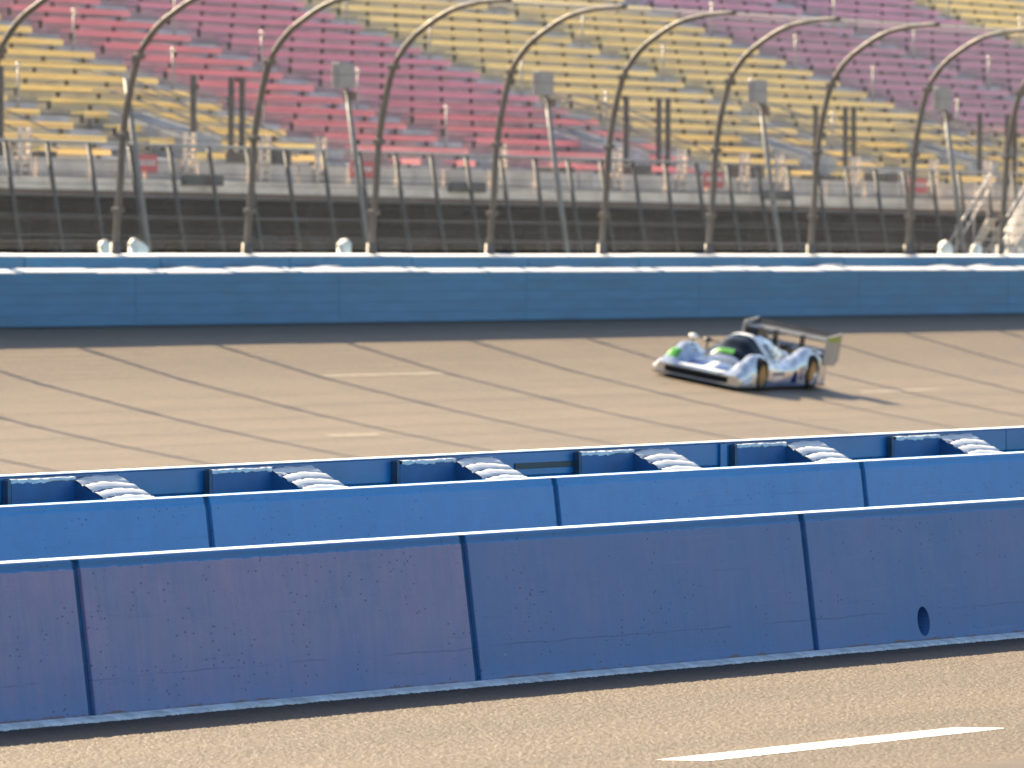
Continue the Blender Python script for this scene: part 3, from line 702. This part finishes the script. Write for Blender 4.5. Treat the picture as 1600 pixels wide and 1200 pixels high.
for i in range(NXg + 1):
    rb_ = []
    for j in range(NYg + 1):
        p = b.v[top[i][j]]; rb_.append(len(b.v)); b.v.append(Vector((p.x, p.y * 0.985, 0.075)))
    bot.append(rb_)
for i in range(NXg):
    for j in range(NYg):
        b.f.append((top[i][j], top[i + 1][j], top[i + 1][j + 1], top[i][j + 1])); b.f.append((bot[i][j], bot[i][j + 1], bot[i + 1][j + 1], bot[i + 1][j]))
    b.f.append((top[i][0], bot[i][0], bot[i + 1][0], top[i + 1][0])); b.f.append((top[i][NYg], top[i + 1][NYg], bot[i + 1][NYg], bot[i][NYg]))
for j in range(NYg):
    b.f.append((top[0][j], top[0][j + 1], bot[0][j + 1], bot[0][j])); b.f.append((top[NXg][j], bot[NXg][j], bot[NXg][j + 1], top[NXg][j + 1]))
body_me = b.mesh('body')
cutters = []
for sx, r_ in ((WB, 0.345), (-WB, 0.385)):
    for sy in (-1, 1): cutters.append(MB().tube([(sx, sy * 0.62, 0.33), (sx, sy * 1.2, 0.33)], r_, 32).mesh('c'))
for sy in (-1, 1): cutters.append(MB().prism_y([(-0.62, 0.14), (-0.30, 0.16), (-0.42, 0.40), (-0.58, 0.36)], sy * 0.80 if sy > 0 else -1.2, 1.2 if sy > 0 else -0.80).mesh('c'))
cutters.append(MB().box(2.42, 2.9, -0.70, 0.70, 0.115, 0.240).mesh('c'))
body_me = cut(body_me, cutters); body_me.shade_smooth()
body_me.set_sharp_from_angle(angle=R(35)) if hasattr(body_me, 'set_sharp_from_angle') else None
body = put('body', body_me, M['car'], car)
put('nose_intake', MB().box(2.42, 2.48, -0.695, 0.695, 0.117, 0.238).mesh('nose_intake'), M['black'], car)
b = MB(); n = 24
for i in range(n + 1):
    v = -1 + 2 * i / n; x = nose_x(v) + 0.10
    for z in (0.055, 0.074): b.v += [Vector((x, v * 0.95, z)), Vector((2.0, v * 0.95, z))]
for i in range(n):
    a = 4 * i
    b.f += [(a, a + 4, a + 5, a + 1), (a + 2, a + 3, a + 7, a + 6), (a, a + 2, a + 6, a + 4), (a + 1, a + 5, a + 7, a + 3)]
put('splitter', b.mesh('splitter'), M['carbon'], car)
for sy in (-1, 1): put('dive_plane', MB().prism_y([(2.42, 0.16), (2.05, 0.30), (2.05, 0.28), (2.42, 0.14)], sy * 0.93 if sy > 0 else -1.05, 1.05 if sy > 0 else -0.93).mesh('dive_plane'), M['cwhite'], car)
put('floor', MB().box(-2.5, 2.1, -0.9, 0.9, 0.045, 0.072).mesh('floor'), M['carbon'], car)
# canopy bubble
CL = [(-1.75, 0.0), (-1.1, 0.15), (-0.45, 0.31), (-0.05, 0.385), (0.25, 0.395), (0.6, 0.33), (0.95, 0.17), (1.28, 0.0)]
CW = [(-1.75, 0.24), (-0.9, 0.42), (-0.2, 0.60), (0.35, 0.66), (0.8, 0.62), (1.28, 0.42)]
glass, roof, band = MB(), MB(), MB()
nu, nv = 46, 28; P = {}
for i in range(nu + 1):
    x = -1.75 + 3.03 * i / nu
    for j in range(nv + 1):
        v = -1 + 2 * j / nv; w = lerp_tab(CW, x); y = v * w
        P[i, j] = Vector((x, y, min(body_z(x, y), 0.62) - 0.05 + (lerp_tab(CL, x) + 0.05) * (1 - abs(v) ** 2.6) ** 0.62))
for i in range(nu):
    for j in range(nv):
        q = [P[i, j], P[i + 1, j], P[i + 1, j + 1], P[i, j + 1]]; c = sum(q, Vector()) / 4
        v = abs(-1 + 2 * (j + .5) / nv)
        if 0.18 < c.x < 0.34 and v < 0.86: tgt = band
        elif 0.30 <= c.x < 1.17 and v < 0.93: tgt = glass
        elif -0.30 < c.x <= 0.2 and 0.60 < v < 0.9: tgt = glass
        else: tgt = roof
        n = len(tgt.v); tgt.v += q; tgt.f.append((n, n + 1, n + 2, n + 3))
roof_o = put('canopy_roof', roof.mesh('canopy_roof', smooth=True), M['car'], car)
put('windscreen', glass.mesh('windscreen', smooth=True), M['glass'], car)
put('sun_strip', band.mesh('sun_strip', smooth=True), M['cwhite'], car)
sc = put('air_scoop', MB().prism_y([(-0.12, 0.84), (-0.06, 1.14), (-0.34, 1.16), (-0.85, 0.90), (-0.85, 0.70), (-0.2, 0.80)], -0.15, 0.15).mesh('air_scoop', bevel=0.02), M['carbon'], car)
# stickers lying on the skin
def decal(name, m, fx, fy, lift=0.006, surf=body_z, parent=None):
    b = MB(); n = 8
    for i in range(n + 1):
        for j in range(n + 1):
            x = fx[0] + (fx[1] - fx[0]) * i / n; y = fy[0] + (fy[1] - fy[0]) * j / n; b.v.append(Vector((x, y, surf(x, y) + lift)))
    for i in range(n):
        for j in range(n):
            a = i * (n + 1) + j; b.f.append((a, a + n + 1, a + n + 2, a + 1))
    return put(name, b.mesh(name, smooth=True), m, parent or body)
decal('sticker', M['green'], (1.95, 2.28), (-0.86, -0.62))
decal('sticker', M['navy'], (1.85, 2.12), (0.18, 0.44)); decal('sticker', M['navy'], (1.75, 2.1), (-0.45, -0.12)); decal('sticker', M['cwhite'], (1.62, 2.35), (-0.05, 0.10))
decal('sticker', M['cwhite'], (2.25, 2.42), (-0.5, 0.5))
def can_z(x, y):
    w = lerp_tab(CW, x); v = min(0.999, abs(y / w)); return min(body_z(x, y), 0.62) - 0.05 + (lerp_tab(CL, x) + 0.05) * (1 - v ** 2.6) ** 0.62
decal('sticker', M['green'], (1.00, 1.12), (-0.34, 0.14), 0.008, can_z, roof_o)
# bars of lettering too small to read and slashes along the flanks, laid on the outer skin
for sgn in (-1, 1):
    for (xa, xb, za, zb, mm) in ((-0.72, -0.80, 0.20, 0.46, 'navy'), (-0.90, -0.96, 0.24, 0.50, 'navy'), (0.10, 0.85, 0.30, 0.36, 'navy'), (0.20, 0.75, 0.22, 0.26, 'cwhite'), (-1.95, -2.2, 0.48, 0.55, 'carbon')):
        yy = sgn * (lerp_tab(HALF, (xa + xb) / 2) + 0.004)
        n_ = 6; bb = MB()
        for i in range(n_ + 1):
            x_ = xa + (xb - xa) * i / n_; yo = sgn * (lerp_tab(HALF, x_) * 0.998 + 0.006)
            bb.v += [Vector((x_ - 0.06, yo, za)), Vector((x_, yo, zb))]
        bb.f = [(2 * i, 2 * i + 2, 2 * i + 3, 2 * i + 1) for i in range(n_)]
        put('sticker', bb.mesh('sticker'), M[mm], body)
# wheels
def wheel(x, s, r, w):
    t = put('wheel', MB().tube([(0, -w / 2, 0), (0, w / 2 - 0.08 if s > 0 else w / 2, 0)] if s > 0 else [(0, -w / 2 + 0.08, 0), (0, w / 2, 0)], r * 0.62, 28).mesh('wheel'), M['black'], car, (x, s * (0.985 - w / 2), r))
    prof = [(r * 0.66, -w / 2), (r * 0.93, -w / 2), (r, -w / 2 + 0.04), (r, w / 2 - 0.04), (r * 0.93, w / 2), (r * 0.66, w / 2)]
    b = MB(); N = 36
    for k in range(N):
        a = 2 * math.pi * k / N
        for rr, yy in prof: b.v.append(Vector((rr * math.cos(a), yy, rr * math.sin(a))))
    for k in range(N):
        for j in range(len(prof)):
            p, q = k * 6 + j, k * 6 + (j + 1) % 6; p2, q2 = ((k + 1) % N) * 6 + j, ((k + 1) % N) * 6 + (j + 1) % 6
            b.f.append((p, q, q2, p2))
    put('tyre', b.mesh('tyre', smooth=True), M['tyre'], t)
    b = MB(); N = 12
    for k in range(N):
        m = Matrix.Rotation(2 * math.pi * k / N, 4, 'Y'); b.box(r * 0.14, r * 0.60, s * (w / 2 - 0.025) - 0.012, s * (w / 2 - 0.025) + 0.012, -0.026, 0.026, m)
    b.tube([(0, s * (w / 2 - 0.065), 0), (0, s * (w / 2 - 0.01), 0)], r * 0.2, 16); put('rim', b.mesh('rim'), M['gold'], t)
    b = MB(); N = 32
    for k in range(N):
        a = 2 * math.pi * k / N
        for rr, yy in ((r * 0.58, w / 2 - 0.05), (r * 0.66, w / 2 - 0.004), (r * 0.685, w / 2 + 0.004)): b.v.append(Vector((rr * math.cos(a), s * yy, rr * math.sin(a))))
    for k in range(N):
        for j in (0, 1): b.f.append((k * 3 + j, k * 3 + j + 1, ((k + 1) % N) * 3 + j + 1, ((k + 1) % N) * 3 + j))
    put('rim_edge', b.mesh('rim_edge', smooth=True), M['silver'] if x < 0 else M['gold'], t)
for s in (-1, 1): wheel(WB, s, 0.325, 0.30); wheel(-WB, s, 0.355, 0.36)
# rear wing: two planes between deep end plates
def wing_plane(name, m, x0, x1, z0, z1, th, half, parent):
    n = 10; secu, secl = [], []
    for i in range(n + 1):
        u = i / n; x = x0 + (x1 - x0) * u; z = z0 + (z1 - z0) * u - 0.05 * math.sin(math.pi * u); t_ = th * math.sqrt(u + 0.02) * (1 - u) * 2 + 0.006
        secu.append((x, z + t_ / 2)); secl.append((x, z - t_ / 2))
    return put(name, MB().prism_y(secu + secl[::-1], -half, half).mesh(name), m, parent)
wing = put('rear_wing', MB().box(-2.62, -1.9, -0.035, 0.035, 0.50, 0.76).mesh('rear_wing', bevel=0.008), M['carbon'], car)
wing_plane('wing_plane', M['wing'], -2.12, -2.62, 0.98, 1.05, 0.035, 0.925, wing)
wing_plane('lower_plane', M['carbon'], -1.98, -2.66, 0.70, 0.78, 0.06, 0.925, wing)
wing_plane('wing_flap', M['carbon'], -2.60, -2.82, 1.055, 1.13, 0.03, 0.925, wing)
for yy in (-0.3, 0.3): put('wing_strut', MB().box(-2.45, -2.2, yy - 0.012, yy + 0.012, 0.72, 1.00).mesh('wing_strut'), M['carbon'], wing)
for s in (-1, 1):
    y0 = 0.927 if s > 0 else -0.955
    e = put('end_plate', MB().prism_y([(-1.98, 0.50), (-2.06, 1.07), (-2.86, 1.15), (-2.86, 0.56), (-2.6, 0.46)], y0, y0 + 0.028).mesh('end_plate'), M['endplate'], wing)
    ys = 0.956 if s > 0 else -0.957
    put('sticker', MB().box(-2.80, -2.10, ys, ys + 0.002 if s > 0 else ys - 0.002, 0.97, 1.075).mesh('sticker'), M['lime'], e)
def pod(x, y, z, m):
    base = body_z(x, y)
    t = put('mirror', MB().ball((0, 0, 0), 0.085, 12, 8, (1.1, 1.15, 0.6)).mesh('mirror', smooth=True), m, car, (x, y, z))
    put('stalk', MB().box(-0.03, 0.03, -0.012, 0.012, base - z - 0.02, -0.04).mesh('stalk'), M['carbon'], t)
pod(1.05, -0.80, 0.80, M['cwhite']); pod(0.25, -0.78, 0.72, M['carbon'])
